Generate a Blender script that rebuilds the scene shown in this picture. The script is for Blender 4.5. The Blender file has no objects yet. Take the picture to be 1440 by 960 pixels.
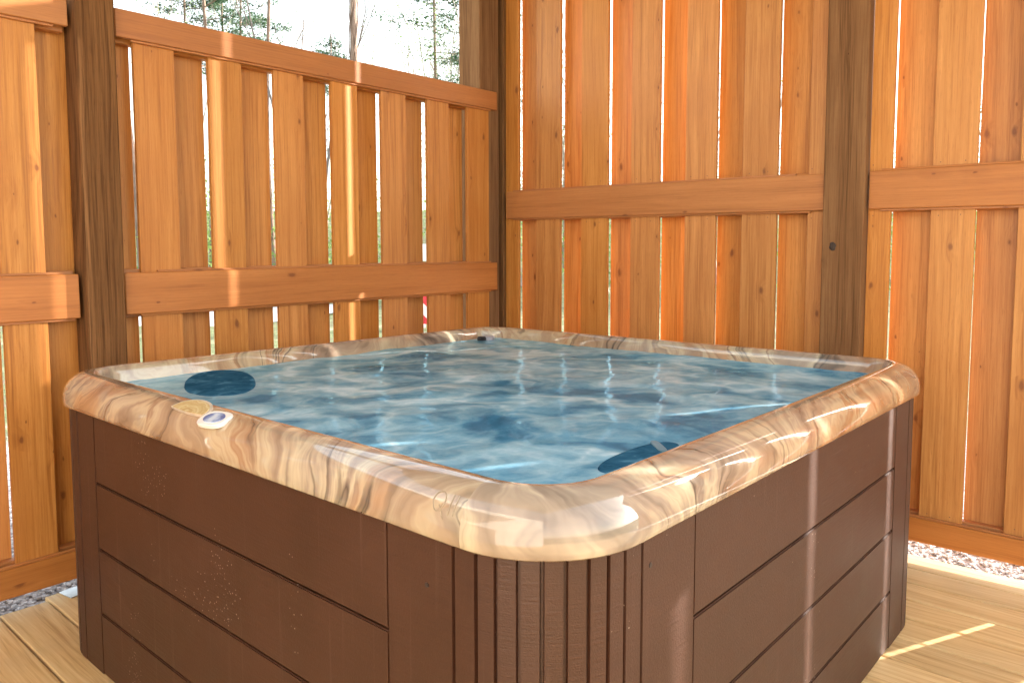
import bpy, bmesh, math, random
from mathutils import Vector, Matrix, noise
R_ = random.Random(7)
sc = bpy.context.scene
COL = sc.collection
PI = math.pi

# ------------------------------------------------------------------ helpers
def link(o, parent=None):
    COL.objects.link(o)
    if parent is not None:
        o.parent = parent
    return o

def mesh_obj(name, bm, mat, parent=None, smooth=False, loc=None):
    me = bpy.data.meshes.new(name)
    bm.normal_update()
    bm.to_mesh(me); bm.free()
    if smooth:
        for p in me.polygons: p.use_smooth = True
    if mat: me.materials.append(mat)
    o = bpy.data.objects.new(name, me)
    if loc: o.location = loc
    return link(o, parent)

def empty(name, loc=(0, 0, 0)):
    o = bpy.data.objects.new(name, None); o.empty_display_size = .1
    o.location = loc
    return link(o)

def tag(o, label=None, cat=None, group=None, kind=None):
    if label: o['label'] = label
    if cat: o['category'] = cat
    if group: o['group'] = group
    if kind: o['kind'] = kind
    return o

def add_box(bm, x0, x1, y0, y1, z0, z1, M=None):
    vs = [bm.verts.new(M @ Vector(c) if M else c) for c in
          ((x0,y0,z0),(x1,y0,z0),(x1,y1,z0),(x0,y1,z0),(x0,y0,z1),(x1,y0,z1),(x1,y1,z1),(x0,y1,z1))]
    fs = [bm.faces.new([vs[i] for i in q]) for q in ((0,3,2,1),(4,5,6,7),(0,1,5,4),(1,2,6,5),(2,3,7,6),(3,0,4,7))]
    return vs, fs

def add_tube(bm, pts, rads, n=6, cap=True, jit=0):
    rings = []
    for i, p in enumerate(pts):
        p = Vector(p)
        d = (Vector(pts[min(i+1, len(pts)-1)]) - Vector(pts[max(i-1, 0)]))
        if d.length < 1e-6: d = Vector((0,0,1))
        d.normalize()
        a = d.orthogonal().normalized() if abs(d.z) < .9 else Vector((1,0,0))
        a = (a - d*a.dot(d)).normalized(); b = d.cross(a)
        rings.append([bm.verts.new(p + (a*math.cos(2*PI*k/n) + b*math.sin(2*PI*k/n))*rads[i]*(1+(R_.random()-.5)*jit)) for k in range(n)])
    for i in range(len(rings)-1):
        for k in range(n):
            try: bm.faces.new((rings[i][k], rings[i][(k+1)%n], rings[i+1][(k+1)%n], rings[i+1][k]))
            except ValueError: pass
    if cap and n > 2:
        bm.faces.new(rings[0][::-1]); bm.faces.new(rings[-1])
    return rings

# ------------------------------------------------------------------ node helper
class NT:
    def __init__(s, mat):
        s.m = mat; mat.use_nodes = True
        s.t = mat.node_tree; s.t.nodes.clear()
        s.out = s.t.nodes.new('ShaderNodeOutputMaterial')
    def n(s, typ, **kw):
        nd = s.t.nodes.new(typ)
        for k, v in kw.items():
            if k == 'ins':
                for a, b in v.items():
                    s.set(nd, a, b)
            else: setattr(nd, k, v)
        return nd
    def set(s, nd, a, b):
        sock = nd.inputs[a]
        if isinstance(b, bpy.types.NodeSocket): s.t.links.new(b, sock)
        elif isinstance(b, bpy.types.Node): s.t.links.new(b.outputs[0], sock)
        else:
            if hasattr(sock, 'default_value') and isinstance(b, (tuple, list)) and len(b) == 3 and sock.type == 'RGBA': b = (*b, 1)
            sock.default_value = b
    def math(s, op, a, b=None, c=None, clamp=False):
        nd = s.n('ShaderNodeMath', operation=op, use_clamp=clamp)
        for i, v in enumerate((a, b, c)):
            if v is not None: s.set(nd, i, v)
        return nd.outputs[0]
    def vmath(s, op, a, b=None, scale=None):
        nd = s.n('ShaderNodeVectorMath', operation=op)
        s.set(nd, 0, a)
        if b is not None: s.set(nd, 1, b)
        if scale is not None: s.set(nd, 'Scale', scale)
        return nd.outputs[0] if op not in ('LENGTH', 'DOT_PRODUCT', 'DISTANCE') else nd.outputs['Value']
    def noise(s, vec, scale=5, detail=3, rough=.5, dist=0, col=False):
        nd = s.n('ShaderNodeTexNoise', ins={'Vector': vec, 'Scale': scale, 'Detail': detail, 'Roughness': rough, 'Distortion': dist})
        return nd.outputs['Color'] if col else nd.outputs[0]
    def ramp(s, fac, stops, interp='LINEAR'):
        nd = s.n('ShaderNodeValToRGB'); s.set(nd, 0, fac)
        cr = nd.color_ramp; cr.interpolation = interp
        while len(cr.elements) < len(stops): cr.elements.new(.5)
        for e, (p, c) in zip(cr.elements, stops):
            e.position = p; e.color = (*c, 1) if len(c) == 3 else c
        return nd.outputs[0]
    def mix(s, fac, a, b, blend='MIX'):
        nd = s.n('ShaderNodeMix', data_type='RGBA', blend_type=blend)
        s.set(nd, 0, fac); s.set(nd, 6, a); s.set(nd, 7, b)
        return nd.outputs[2]
    def mapr(s, v, a, b, c=0, d=1):
        nd = s.n('ShaderNodeMapRange', ins={0: v, 1: a, 2: b, 3: c, 4: d}); return nd.outputs[0]
    def bump(s, h, strength=.3, dist=.01):
        return s.n('ShaderNodeBump', ins={'Height': h, 'Strength': strength, 'Distance': dist}).outputs[0]
    def principled(s, **ins):
        nd = s.n('ShaderNodeBsdfPrincipled')
        for k, v in ins.items(): s.set(nd, k.replace('_', ' '), v)
        s.t.links.new(nd.outputs[0], s.out.inputs[0])
        return nd

def newmat(name): return NT(bpy.data.materials.new(name))

def rand_offset(N, vec, amt=37.0):
    oi = N.n('ShaderNodeObjectInfo')
    r = oi.outputs['Random']
    comb = N.n('ShaderNodeCombineXYZ', ins={0: N.math('MULTIPLY', r, amt), 1: N.math('MULTIPLY', r, amt*1.7), 2: N.math('MULTIPLY', r, amt*2.3)})
    return N.vmath('ADD', vec, comb.outputs[0]), r

# wood: local z runs along the grain, x across the face
def wood(name, c_light, c_mid, c_dark, knot=(.17,.050,.016), rough=.55, var=.35, streak=1.0, ringsc=22, hue=None, bump=.25, knot_amt=1.0, spec=.35, blotch=None, knot_den=.52, lo=.27, hi=.63):
    N = newmat(name)
    tc = N.n('ShaderNodeTexCoord').outputs['Object']
    v, rnd = rand_offset(N, tc)
    # slow sideways drift of the grain
    warp = N.noise(N.vmath('MULTIPLY', v, (3, 3, .8)), 1.0, 2, .5)
    # knots
    s0 = N.n('ShaderNodeSeparateXYZ', ins={0: v})
    vk = N.n('ShaderNodeCombineXYZ', ins={0: N.math('MULTIPLY', s0.outputs[0], 11.0), 1: N.math('MULTIPLY', s0.outputs[2], 5.2)}).outputs[0]
    vor = N.n('ShaderNodeTexVoronoi', voronoi_dimensions='2D', ins={'Vector': vk, 'Scale': 1.0, 'Randomness': 1.0})
    kd = vor.outputs['Distance']
    sep = N.n('ShaderNodeSeparateColor', ins={0: vor.outputs['Color']})
    has = N.math('GREATER_THAN', sep.outputs[0], knot_den)
    size = N.mapr(N.math('POWER', sep.outputs[1], 3.0), 0, 1, .028, .115)
    kn = N.noise(vk, 6, 2, .5)
    kdj = N.math('ADD', kd, N.math('MULTIPLY', N.math('SUBTRACT', kn, .5), .12))
    km = N.math('MULTIPLY', N.mapr(N.math('DIVIDE', kdj, size), .55, 1.35, 1, 0), has)
    halo = N.math('MULTIPLY', N.math('MULTIPLY', N.mapr(kd, .03, .36, 1, 0), has), N.mapr(sep.outputs[1], 0, 1, .35, 1))
    # cathedral rings: distance-like field
    sx = N.n('ShaderNodeSeparateXYZ', ins={0: v})
    xx = N.math('ADD', sx.outputs[0], N.math('MULTIPLY', warp, .11))
    xx = N.math('ADD', xx, N.math('MULTIPLY', halo, .035))
    ring = N.math('ADD', N.math('MULTIPLY', xx, ringsc), N.math('MULTIPLY', sx.outputs[1], 9))
    ringv = N.n('ShaderNodeCombineXYZ', ins={0: ring, 1: N.math('MULTIPLY', sx.outputs[2], .25)}).outputs[0]
    rg = N.noise(ringv, 1.6, 4, .62)
    fine = N.noise(N.vmath('MULTIPLY', v, (170, 170, 4)), 1.0, 2, .6)
    fineb = N.noise(N.vmath('MULTIPLY', v, (420, 420, 26)), 1.0, 1, .5)
    f = N.math('ADD', N.math('MULTIPLY', rg, .62*streak), N.math('MULTIPLY', fine, .46))
    f = N.math('SUBTRACT', f, .04)
    base = N.ramp(f, [(lo, c_dark), ((lo+hi)/2, c_mid), (hi, c_light)])
    bl = N.noise(N.vmath('MULTIPLY', v, (5, 5, 1.6)), 1.0, 3, .6)
    base = N.mix(N.mapr(bl, .38, .68, 0, .5), base, blotch or c_mid)
    base = N.mix(N.mapr(fineb, .58, .8, 0, .4), base, c_dark)
    base = N.mix(N.math('MULTIPLY', halo, .30), base, c_dark)
    base = N.mix(N.math('MULTIPLY', km, .72*knot_amt), base, knot)
    # tiny nail-like specks and dark streaks
    val = N.mapr(rnd, 0, 1, 1-var*.5, 1+var*.5)
    r2 = N.math('FRACT', N.math('MULTIPLY', rnd, 17.31))
    hs = N.n('ShaderNodeHueSaturation', ins={'Hue': N.mapr(r2, 0, 1, .4985, .5010), 'Saturation': N.mapr(N.math('FRACT', N.math('MULTIPLY', rnd, 53.7)), 0, 1, .95, 1.03), 'Value': val, 'Color': base})
    rr = N.mapr(fine, .3, .8, rough-.1, rough+.12)
    nrm = N.bump(N.math('ADD', N.math('MULTIPLY', fine, .5), N.math('SUBTRACT', N.math('MULTIPLY', rg, .8), N.math('MULTIPLY', km, .6))), bump, .0025)
    N.principled(Base_Color=hs.outputs[0], Roughness=rr, Normal=nrm, **{'Specular IOR Level': spec})
    return N.m

M = {}
M['cedar'] = wood('stained_cedar', (.64,.295,.084), (.53,.220,.053), (.31,.102,.022), blotch=(.45,.162,.035), var=.20, rough=.5, knot_den=.72, streak=1.02, lo=.30, hi=.66)
M['rail'] = wood('stained_rail', (.51,.205,.060), (.44,.168,.046), (.28,.092,.025), blotch=(.38,.135,.034), ringsc=13, var=.10, rough=.48, knot_den=.80)
M['post'] = wood('treated_post', (.235,.115,.045), (.165,.078,.031), (.060,.027,.012), knot=(.02,.012,.008), ringsc=40, var=.1, rough=.8, streak=1.05, bump=.6, blotch=(.15,.070,.028), knot_den=.95, spec=.02, lo=.37, hi=.62)
M['postgrey'] = wood('weathered_post', (.280,.150,.070), (.215,.110,.050), (.11,.055,.025), knot=(.015,.01,.008), ringsc=20, var=.1, rough=.8, bump=.5, blotch=(.165,.080,.036), knot_den=.95, spec=.02, lo=.36, hi=.60)

# deck pine: per-board attribute instead of object random
def deck_mat():
    N = newmat('deck_pine')
    tc = N.n('ShaderNodeTexCoord').outputs['Object']
    at = N.n('ShaderNodeAttribute', attribute_name='rnd').outputs['Fac']
    off = N.n('ShaderNodeCombineXYZ', ins={0: N.math('MULTIPLY', at, 91), 1: N.math('MULTIPLY', at, 47), 2: N.math('MULTIPLY', at, 13)}).outputs[0]
    v = N.vmath('ADD', tc, off)
    warp = N.noise(N.vmath('MULTIPLY', v, (3, .9, 1)), 1.0, 2, .5)
    s = N.n('ShaderNodeSeparateXYZ', ins={0: v})
    xx = N.math('ADD', s.outputs[0], N.math('MULTIPLY', warp, .16))
    rv = N.n('ShaderNodeCombineXYZ', ins={0: N.math('MULTIPLY', xx, 30), 1: N.math('MULTIPLY', s.outputs[1], .3)}).outputs[0]
    rg = N.noise(rv, 1.8, 3, .6)
    fine = N.noise(N.vmath('MULTIPLY', v, (160, 5, 160)), 1.0, 2, .6)
    f = N.math('ADD', N.math('MULTIPLY', rg, .62), N.math('MULTIPLY', fine, .38))
    base = N.ramp(f, [(.33, (.55,.32,.105)), (.47, (.74,.49,.20)), (.62, (.85,.62,.29))])
    vk = N.vmath('MULTIPLY', v, (6, 2.4, 1))
    vor = N.n('ShaderNodeTexVoronoi', ins={'Vector': vk, 'Scale': 1.0})
    sep = N.n('ShaderNodeSeparateColor', ins={0: vor.outputs['Color']})
    km = N.math('MULTIPLY', N.mapr(vor.outputs['Distance'], .04, .09, 1, 0), N.math('GREATER_THAN', sep.outputs[0], .72))
    base = N.mix(N.math('MULTIPLY', km, .75), base, (.2,.09,.03))
    dirt = N.noise(tc, 2.3, 4, .65)
    base = N.mix(N.mapr(dirt, .45, .75, 0, .3), base, (.40,.29,.17))
    hs = N.n('ShaderNodeHueSaturation', ins={'Hue': .5, 'Saturation': .95, 'Value': N.mapr(at, 0, 1, .86, 1.1), 'Color': base})
    nrm = N.bump(N.math('ADD', rg, N.math('MULTIPLY', fine, .6)), .3, .002)
    N.principled(Base_Color=hs.outputs[0], Roughness=.58, Normal=nrm)
    return N.m
M['deck'] = deck_mat()

def marble_mat():
    N = newmat('marbled_acrylic')
    uv = N.n('ShaderNodeUVMap', uv_map='flow').outputs[0]
    tc = N.n('ShaderNodeTexCoord').outputs['Object']
    w1 = N.noise(N.vmath('MULTIPLY', uv, (1.5, 3.2, 0)), 1.0, 2, .5, col=True)
    w2 = N.noise(N.vmath('MULTIPLY', uv, (12, 13, 0)), 1.0, 2, .5, col=True)
    amp = N.mapr(N.noise(N.vmath('MULTIPLY', uv, (1.1, 0, 0)), 1.3, 1, .5), .35, .65, .3, 1.1)
    d1 = N.vmath('SCALE', N.vmath('SUBTRACT', w1, (.5,.5,.5)), scale=.70)
    d2 = N.vmath('SCALE', N.vmath('SUBTRACT', w2, (.5,.5,.5)), scale=N.math('MULTIPLY', amp, .12))
    p = N.vmath('ADD', N.vmath('ADD', uv, d1), d2)
    band = N.noise(N.vmath('MULTIPLY', p, (4.4, 2.0, 0)), 1.0, 3, .5, .2)
    fine = N.noise(N.vmath('MULTIPLY', p, (19, 4.2, 0)), 1.0, 3, .6)
    zone = N.noise(N.vmath('MULTIPLY', uv, (1.05, .5, 0)), 1.0, 1, .5)
    f = N.math('ADD', N.math('MULTIPLY', band, .62), N.math('MULTIPLY', fine, .38))
    warm = N.ramp(f, [(.33, (.22,.130,.070)), (.40, (.43,.275,.155)), (.47, (.53,.355,.200)), (.53, (.65,.500,.300)), (.59, (.46,.225,.095)), (.66, (.56,.410,.245))])
    cool = N.ramp(f, [(.33, (.13,.105,.090)), (.40, (.31,.235,.180)), (.47, (.45,.350,.265)), (.53, (.67,.560,.380)), (.59, (.34,.265,.210)), (.66, (.55,.450,.330))])
    base = N.mix(N.mapr(zone, .42, .58, 0, 1), cool, warm)
    orange = N.mapr(N.noise(N.vmath('MULTIPLY', p, (3.0, 4.0, 0)), 1.0, 2, .5), .56, .66, 0, .65)
    base = N.mix(orange, base, (.52,.24,.085))
    smoke = N.mapr(N.noise(N.vmath('MULTIPLY', p, (4.6, 1.6, 3)), 1.0, 3, .55), .60, .72, 0, .7)
    base = N.mix(smoke, base, (.17,.14,.12))
    vein = N.noise(N.vmath('MULTIPLY', p, (5.5, 1.0, 0)), 1.0, 3, .5, .5)
    vm = N.math('SUBTRACT', 1.0, N.mapr(N.math('ABSOLUTE', N.math('SUBTRACT', vein, .5)), .0, .030, 0, 1))
    vz = N.mapr(N.noise(N.vmath('MULTIPLY', uv, (2.1, .5, 0)), 1.7, 2, .5), .42, .58, 0, .9)
    base = N.mix(N.math('MULTIPLY', vm, vz), base, (.085,.070,.062))
    base = N.n('ShaderNodeHueSaturation', ins={'Saturation': .90, 'Value': .74, 'Color': base}).outputs[0]
    N.principled(Base_Color=base, Roughness=.07, **{'Specular IOR Level': .42, 'Coat Weight': 1.0, 'Coat Roughness': .01})
    return N.m
M['marble'] = marble_mat()

def brown_mat():
    N = newmat('brown_resin_panel')
    tc = N.n('ShaderNodeTexCoord').outputs['Object']
    v, rnd = rand_offset(N, tc, 11)
    grain = N.noise(N.vmath('MULTIPLY', tc, (14, 14, 190)), 1.0, 3, .6)
    leather = N.noise(tc, 260, 2, .6)
    blot = N.noise(tc, 4, 4, .6)
    base = N.ramp(N.math('ADD', N.math('MULTIPLY', blot, .7), N.math('MULTIPLY', grain, .3)), [(.3, (.038,.0115,.0046)), (.7, (.060,.0195,.0080))])
    spk = N.n('ShaderNodeTexVoronoi', ins={'Vector': tc, 'Scale': 95.0})
    sep = N.n('ShaderNodeSeparateColor', ins={0: spk.outputs['Color']})
    zone = N.mapr(N.noise(tc, 3.2, 3, .6), .5, .68, 0, 1)
    m = N.math('MULTIPLY', N.math('MULTIPLY', N.math('LESS_THAN', spk.outputs['Distance'], .16), N.math('GREATER_THAN', N.math('MULTIPLY', sep.outputs[0], zone), .45)), .55)
    base = N.mix(m, base, (.42,.34,.28))
    drip = N.noise(N.vmath('MULTIPLY', tc, (60, 60, 1.5)), 1.0, 2, .5)
    base = N.mix(N.mapr(drip, .62, .8, 0, .16), base, (.25,.17,.13))
    nrm = N.bump(N.math('ADD', N.math('MULTIPLY', grain, .7), N.math('MULTIPLY', leather, .5)), 0.5, .0022)
    N.principled(Base_Color=base, Roughness=N.mapr(blot, .3, .7, .46, .56), Normal=nrm, **{'Specular IOR Level': .48})
    return N.m
M['brown'] = brown_mat()

def water_mat():
    N = newmat('foaming_water')
    tc = N.n('ShaderNodeTexCoord').outputs['Object']
    w = N.vmath('SCALE', N.vmath('SUBTRACT', N.noise(tc, 1.9, 3, .55, col=True), (.5,.5,.5)), scale=.75)
    w2 = N.vmath('SCALE', N.vmath('SUBTRACT', N.noise(tc, 6, 3, .55, col=True), (.5,.5,.5)), scale=.12)
    p = N.vmath('ADD', N.vmath('ADD', tc, w), w2)
    a = N.noise(p, 2.3, 4, .55)
    ridge = N.math('SUBTRACT', 1.0, N.math('MULTIPLY', N.math('ABSOLUTE', N.math('SUBTRACT', N.noise(p, 2.6, 3, .5), .5)), 7.0), clamp=True)
    b = N.noise(p, 15, 4, .65)
    c = N.noise(tc, 70, 3, .7)
    s = N.math('ADD', N.math('MULTIPLY', a, .70), N.math('ADD', N.math('MULTIPLY', b, .21), N.math('MULTIPLY', c, .09)))
    s = N.math('ADD', s, N.math('SUBTRACT', N.math('MULTIPLY', ridge, .22), .02))
    sxy = N.n('ShaderNodeSeparateXYZ', ins={0: tc})
    far = N.math('ADD', N.math('MULTIPLY', sxy.outputs[0], .5), sxy.outputs[1])     # jets on the far side churn more
    s = N.math('ADD', s, N.mapr(far, .5, 2.2, -.03, .085))
    col = N.ramp(s, [(.37, (.028,.125,.235)), (.48, (.050,.195,.340)), (.56, (.12,.32,.475)), (.67, (.26,.47,.60)), (.82, (.54,.72,.82))])
    foam = N.mapr(s, .45, .70, 0, 1)
    pr = N.n('ShaderNodeBsdfPrincipled')
    for k, v in (('Base Color', col), ('Roughness', N.mapr(foam, 0, 1, .05, .14)), ('Specular IOR Level', .0), ('Subsurface Weight', 0.0)): N.set(pr, k, v)
    hgt = N.math('ADD', N.math('MULTIPLY', N.noise(N.vmath('MULTIPLY', tc, (1, 1, 1)), 26, 3, .6), .6), N.math('MULTIPLY', N.noise(tc, 90, 2, .6), .28))
    nr = N.bump(hgt, .17, .005)
    N.set(pr, 'Normal', nr)
    gl = N.n('ShaderNodeBsdfGlossy', ins={'Color': (.50,.80,1.0), 'Roughness': N.mapr(foam, 0, 1, .05, .12), 'Normal': nr})
    fr = N.n('ShaderNodeFresnel', ins={'IOR': 1.19, 'Normal': nr})
    mx = N.n('ShaderNodeMixShader', ins={0: fr.outputs[0]})
    N.t.links.new(pr.outputs[0], mx.inputs[1]); N.t.links.new(gl.outputs[0], mx.inputs[2]); N.t.links.new(mx.outputs[0], N.out.inputs[0])
    return N.m
M['water'] = water_mat()

def plain(name, col, rough=.5, metal=0, spec=.5, coat=0, nscale=30, namt=.12):
    N = newmat(name)
    tc = N.n('ShaderNodeTexCoord').outputs['Object']
    f = N.noise(tc, nscale, 3, .6)
    base = N.mix(N.mapr(f, .3, .7, 0, 1), tuple(c*(1-namt) for c in col), tuple(min(1, c*(1+namt)) for c in col))
    N.principled(Base_Color=base, Roughness=rough, Metallic=metal, **{'Specular IOR Level': spec, 'Coat Weight': coat})
    return N.m
M['white_plastic'] = plain('white_plastic', (.78,.76,.72), .3, coat=.3, namt=.03)
def pillow_mat():
    N = newmat('wet_navy_pillow')
    tc = N.n('ShaderNodeTexCoord').outputs['Object']
    v = N.vmath('MULTIPLY', tc, (9, 9, 0))
    f = N.noise(v, 1.6, 4, .6, .8)
    h = N.math('ADD', N.math('MULTIPLY', N.noise(tc, 26, 3, .6), .6), N.math('MULTIPLY', N.noise(tc, 90, 2, .6), .28))
    N.principled(Base_Color=N.ramp(f, [(.35, (.016,.070,.135)), (.55, (.032,.115,.20)), (.72, (.10,.25,.37))]), Roughness=.18, Normal=N.bump(h, .4, .006), **{'Specular IOR Level': .0})
    return N.m
M['pillow'] = pillow_mat()
M['clip'] = plain('pale_clip', (.10,.24,.32), .3, spec=.2)
M['grey_plastic'] = plain('grey_plastic', (.30,.29,.32), .35, namt=.05)
M['dark_plastic'] = plain('dark_plastic', (.02,.017,.02), .35)
M['galv'] = plain('galvanised', (.5,.53,.56), .35, .7)
M['red'] = plain('red_paint', (.62,.03,.035), .4, namt=.05)
M['whitep'] = plain('white_paint', (.8,.8,.8), .5, namt=.03)
M['nail'] = plain('nail_steel', (.06,.045,.04), .5)
M['insert_edge_glint'] = plain('insert_edge_glint', (.60,.52,.42), .15, coat=.5)
M['knotwood'] = plain('knot_wood', (.035,.018,.010), .6, nscale=200, namt=.5)
M['logo'] = plain('moulded_logo', (.36,.28,.19), .2, coat=.5)

def badge_mat():
    N = newmat('badge_print')
    tc = N.n('ShaderNodeTexCoord').outputs['Object']
    r = N.vmath('LENGTH', N.vmath('MULTIPLY', tc, (24, 33, 0)))
    n = N.noise(tc, 55, 3, .6)
    f = N.math('ADD', N.math('MULTIPLY', r, .55), N.math('MULTIPLY', N.math('SUBTRACT', n, .5), .9))
    base = N.ramp(f, [(.05, (.62,.70,.80)), (.28, (.42,.52,.72)), (.5, (.14,.20,.42)), (.8, (.07,.09,.25))])
    N.principled(Base_Color=base, Roughness=.15, **{'Coat Weight': .8})
    return N.m
M['badge'] = badge_mat()

def recess_mat():
    N = newmat('onyx_insert')
    tc = N.n('ShaderNodeTexCoord').outputs['Object']
    n = N.noise(N.vmath('MULTIPLY', tc, (1, 1, 0)), 16, 3, .6, 1.5)
    r = N.math('ADD', N.vmath('LENGTH', N.vmath('MULTIPLY', tc, (22, 9, 0))), N.math('MULTIPLY', n, .8))
    f = N.noise(N.n('ShaderNodeCombineXYZ', ins={0: r}).outputs[0], 4.5, 2, .5)
    base = N.ramp(f, [(.3, (.45,.26,.10)), (.5, (.66,.50,.24)), (.7, (.78,.68,.42))])
    N.principled(Base_Color=base, Roughness=.14, **{'Coat Weight': .7})
    return N.m
M['onyx'] = recess_mat()

def ground_mat():
    N = newmat('ground_gravel_grass')
    tc = N.n('ShaderNodeTexCoord').outputs['Object']
    s = N.n('ShaderNodeSeparateXYZ', ins={0: tc})
    d = N.vmath('LENGTH', N.vmath('SUBTRACT', tc, (1.0, 1.0, 0)))
    g = N.n('ShaderNodeTexVoronoi', ins={'Vector': tc, 'Scale': 60.0})
    stone = N.mix(g.outputs['Color'], (.30,.30,.32), (.46,.43,.42))
    sv = N.n('ShaderNodeSeparateColor', ins={0: g.outputs['Color']})
    gravel = N.ramp(sv.outputs[0], [(.0, (.20,.18,.18)), (.5, (.36,.35,.36)), (1, (.55,.54,.55))])
    n1 = N.noise(tc, .9, 4, .65); n2 = N.noise(tc, 9, 4, .7)
    grass = N.ramp(N.math('ADD', N.math('MULTIPLY', n1, .5), N.math('MULTIPLY', n2, .5)), [(.40, (.20,.16,.12)), (.47, (.13,.155,.070)), (.54, (.20,.225,.11)), (.62, (.34,.30,.23))])
    fac = N.mapr(N.math('ADD', d, N.math('MULTIPLY', N.math('SUBTRACT', n1, .5), 5)), 4.2, 5.2, 0, 1)
    base = N.mix(fac, gravel, grass)
    nrm = N.bump(N.math('ADD', g.outputs['Distance'], n2), .6, .02)
    N.principled(Base_Color=base, Roughness=.9, Normal=nrm, **{'Specular IOR Level': .2})
    return N.m
M['ground'] = ground_mat()
M['drive'] = plain('pale_concrete', (.50,.51,.53), .85, nscale=3)

def foliage(name, a, b, scale=40):
    N = newmat(name)
    tc = N.n('ShaderNodeTexCoord').outputs['Object']
    g = N.n('ShaderNodeNewGeometry')
    f = N.noise(tc, 1.3, 2, .6)
    base = N.mix(N.mapr(N.math('ADD', N.math('MULTIPLY', g.outputs['Random Per Island'], .5), N.math('MULTIPLY', f, .5)), .25, .75, 0, 1), a, b)
    pr = N.n('ShaderNodeBsdfPrincipled', ins={'Base Color': base, 'Roughness': .6, 'Specular IOR Level': .25})
    tl = N.n('ShaderNodeBsdfTranslucent', ins={'Color': base})
    mx = N.n('ShaderNodeMixShader', ins={0: .3})
    N.t.links.new(pr.outputs[0], mx.inputs[1]); N.t.links.new(tl.outputs[0], mx.inputs[2]); N.t.links.new(mx.outputs[0], N.out.inputs[0])
    return N.m
M['needles'] = foliage('pine_needles', (.035,.085,.045), (.09,.15,.07))
M['spring'] = foliage('spring_leaves', (.12,.20,.045), (.22,.30,.08))
def bark(name, a, b):
    N = newmat(name)
    tc = N.n('ShaderNodeTexCoord').outputs['Object']
    f = N.noise(N.vmath('MULTIPLY', tc, (14, 14, 2.5)), 1.0, 5, .7)
    N.principled(Base_Color=N.ramp(f, [(.35, a), (.65, b)]), Roughness=.85, Normal=N.bump(f, .8, .03))
    return N.m
M['bark'] = bark('grey_bark', (.10,.085,.08), (.27,.22,.20))
M['pbark'] = bark('pine_bark', (.12,.075,.055), (.32,.22,.17))
M['twig'] = bark('pale_twigs', (.24,.20,.17), (.42,.38,.33))

# ------------------------------------------------------------------ setting
def ground():
    bm = bmesh.new()
    xs = [-220,-120,-60,-30,-15,-8,-5,-3,-1,0,1,2,3,4,5,6,8,10,12,15,18,21,24,27,30,34,38,42,46,50,56,64,80,110,160,240]
    V = {}
    for i, x in enumerate(xs):
        for j, y in enumerate(xs):
            d = max(0, x*.72 + y*.69)     # distance towards the woods
            h = -.06 - .02*min(d, 10)/10
            if d > 19:
                t = min((d-19)/40, 1); h += 4.6*t*t*(3-2*t)
            h += .18*noise.noise(Vector((x*.11, y*.11, 0)))*min(1, max(0, (math.hypot(x-1, y-1)-7)/12))
            if d > 70: h += (d-70)*.02
            V[i, j] = bm.verts.new((x, y, h))
    for i in range(len(xs)-1):
        for j in range(len(xs)-1):
            bm.faces.new((V[i,j], V[i+1,j], V[i+1,j+1], V[i,j+1]))
    o = mesh_obj('ground', bm, M['ground'], smooth=True); tag(o, kind='structure')
ground()
bm = bmesh.new()
path = [(-14,13,2.8),(-4,14.6,2.6),(3,15.2,2.4),(8,15.0,2.2),(13,18.6,2.2)]
prev = None
for x, y, w in path:
    a = bm.verts.new((x, y-w, -.065)); b = bm.verts.new((x, y+w, -.065))
    if prev: bm.faces.new((prev[0], a, b, prev[1]))
    prev = (a, b)
tag(mesh_obj('driveway', bm, M['drive']), kind='structure')

# deck ------------------------------------------------------------
def deck():
    bm = bmesh.new(); lay = bm.faces.layers.float.new('rnd')
    edges = [2.615]
    while edges[-1] > 2.31: edges.append(edges[-1]-.155)
    x = edges[-1]; w = (x-.08)/14
    for i in range(14): edges.append(edges[-1]-w)
    while edges[-1] > -3.6: edges.append(edges[-1]-.155)
    for i in range(len(edges)-1):
        x1, x0 = edges[i]-.0036, edges[i+1]+.0036
        ye = 2.43 + R_.uniform(-.022, .018)
        if abs(edges[i]-.08) < .01: ye = 2.415
        if edges[i] > .2 and edges[i] < .3: ye = 2.458
        vs, fs = add_box(bm, x0, x1, -4.2, ye, -.038, 0)
        r = R_.random()
        for f in fs: f[lay] = r
    long_e = [e for e in bm.edges if abs((e.verts[0].co-e.verts[1].co).normalized().y) > .9 and e.verts[0].co.z > -.001] + \
             [e for e in bm.edges if e.verts[0].co.z > -.001 and e.verts[1].co.z > -.001 and e.verts[0].co.y > 2 and e.verts[1].co.y > 2]
    bmesh.ops.bevel(bm, geom=long_e, offset=.004, segments=2, affect='EDGES', profile=.5)
    o = mesh_obj('deck', bm, M['deck']); tag(o, kind='structure')
    # joists below, seen dark in the gaps
deck()

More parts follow.
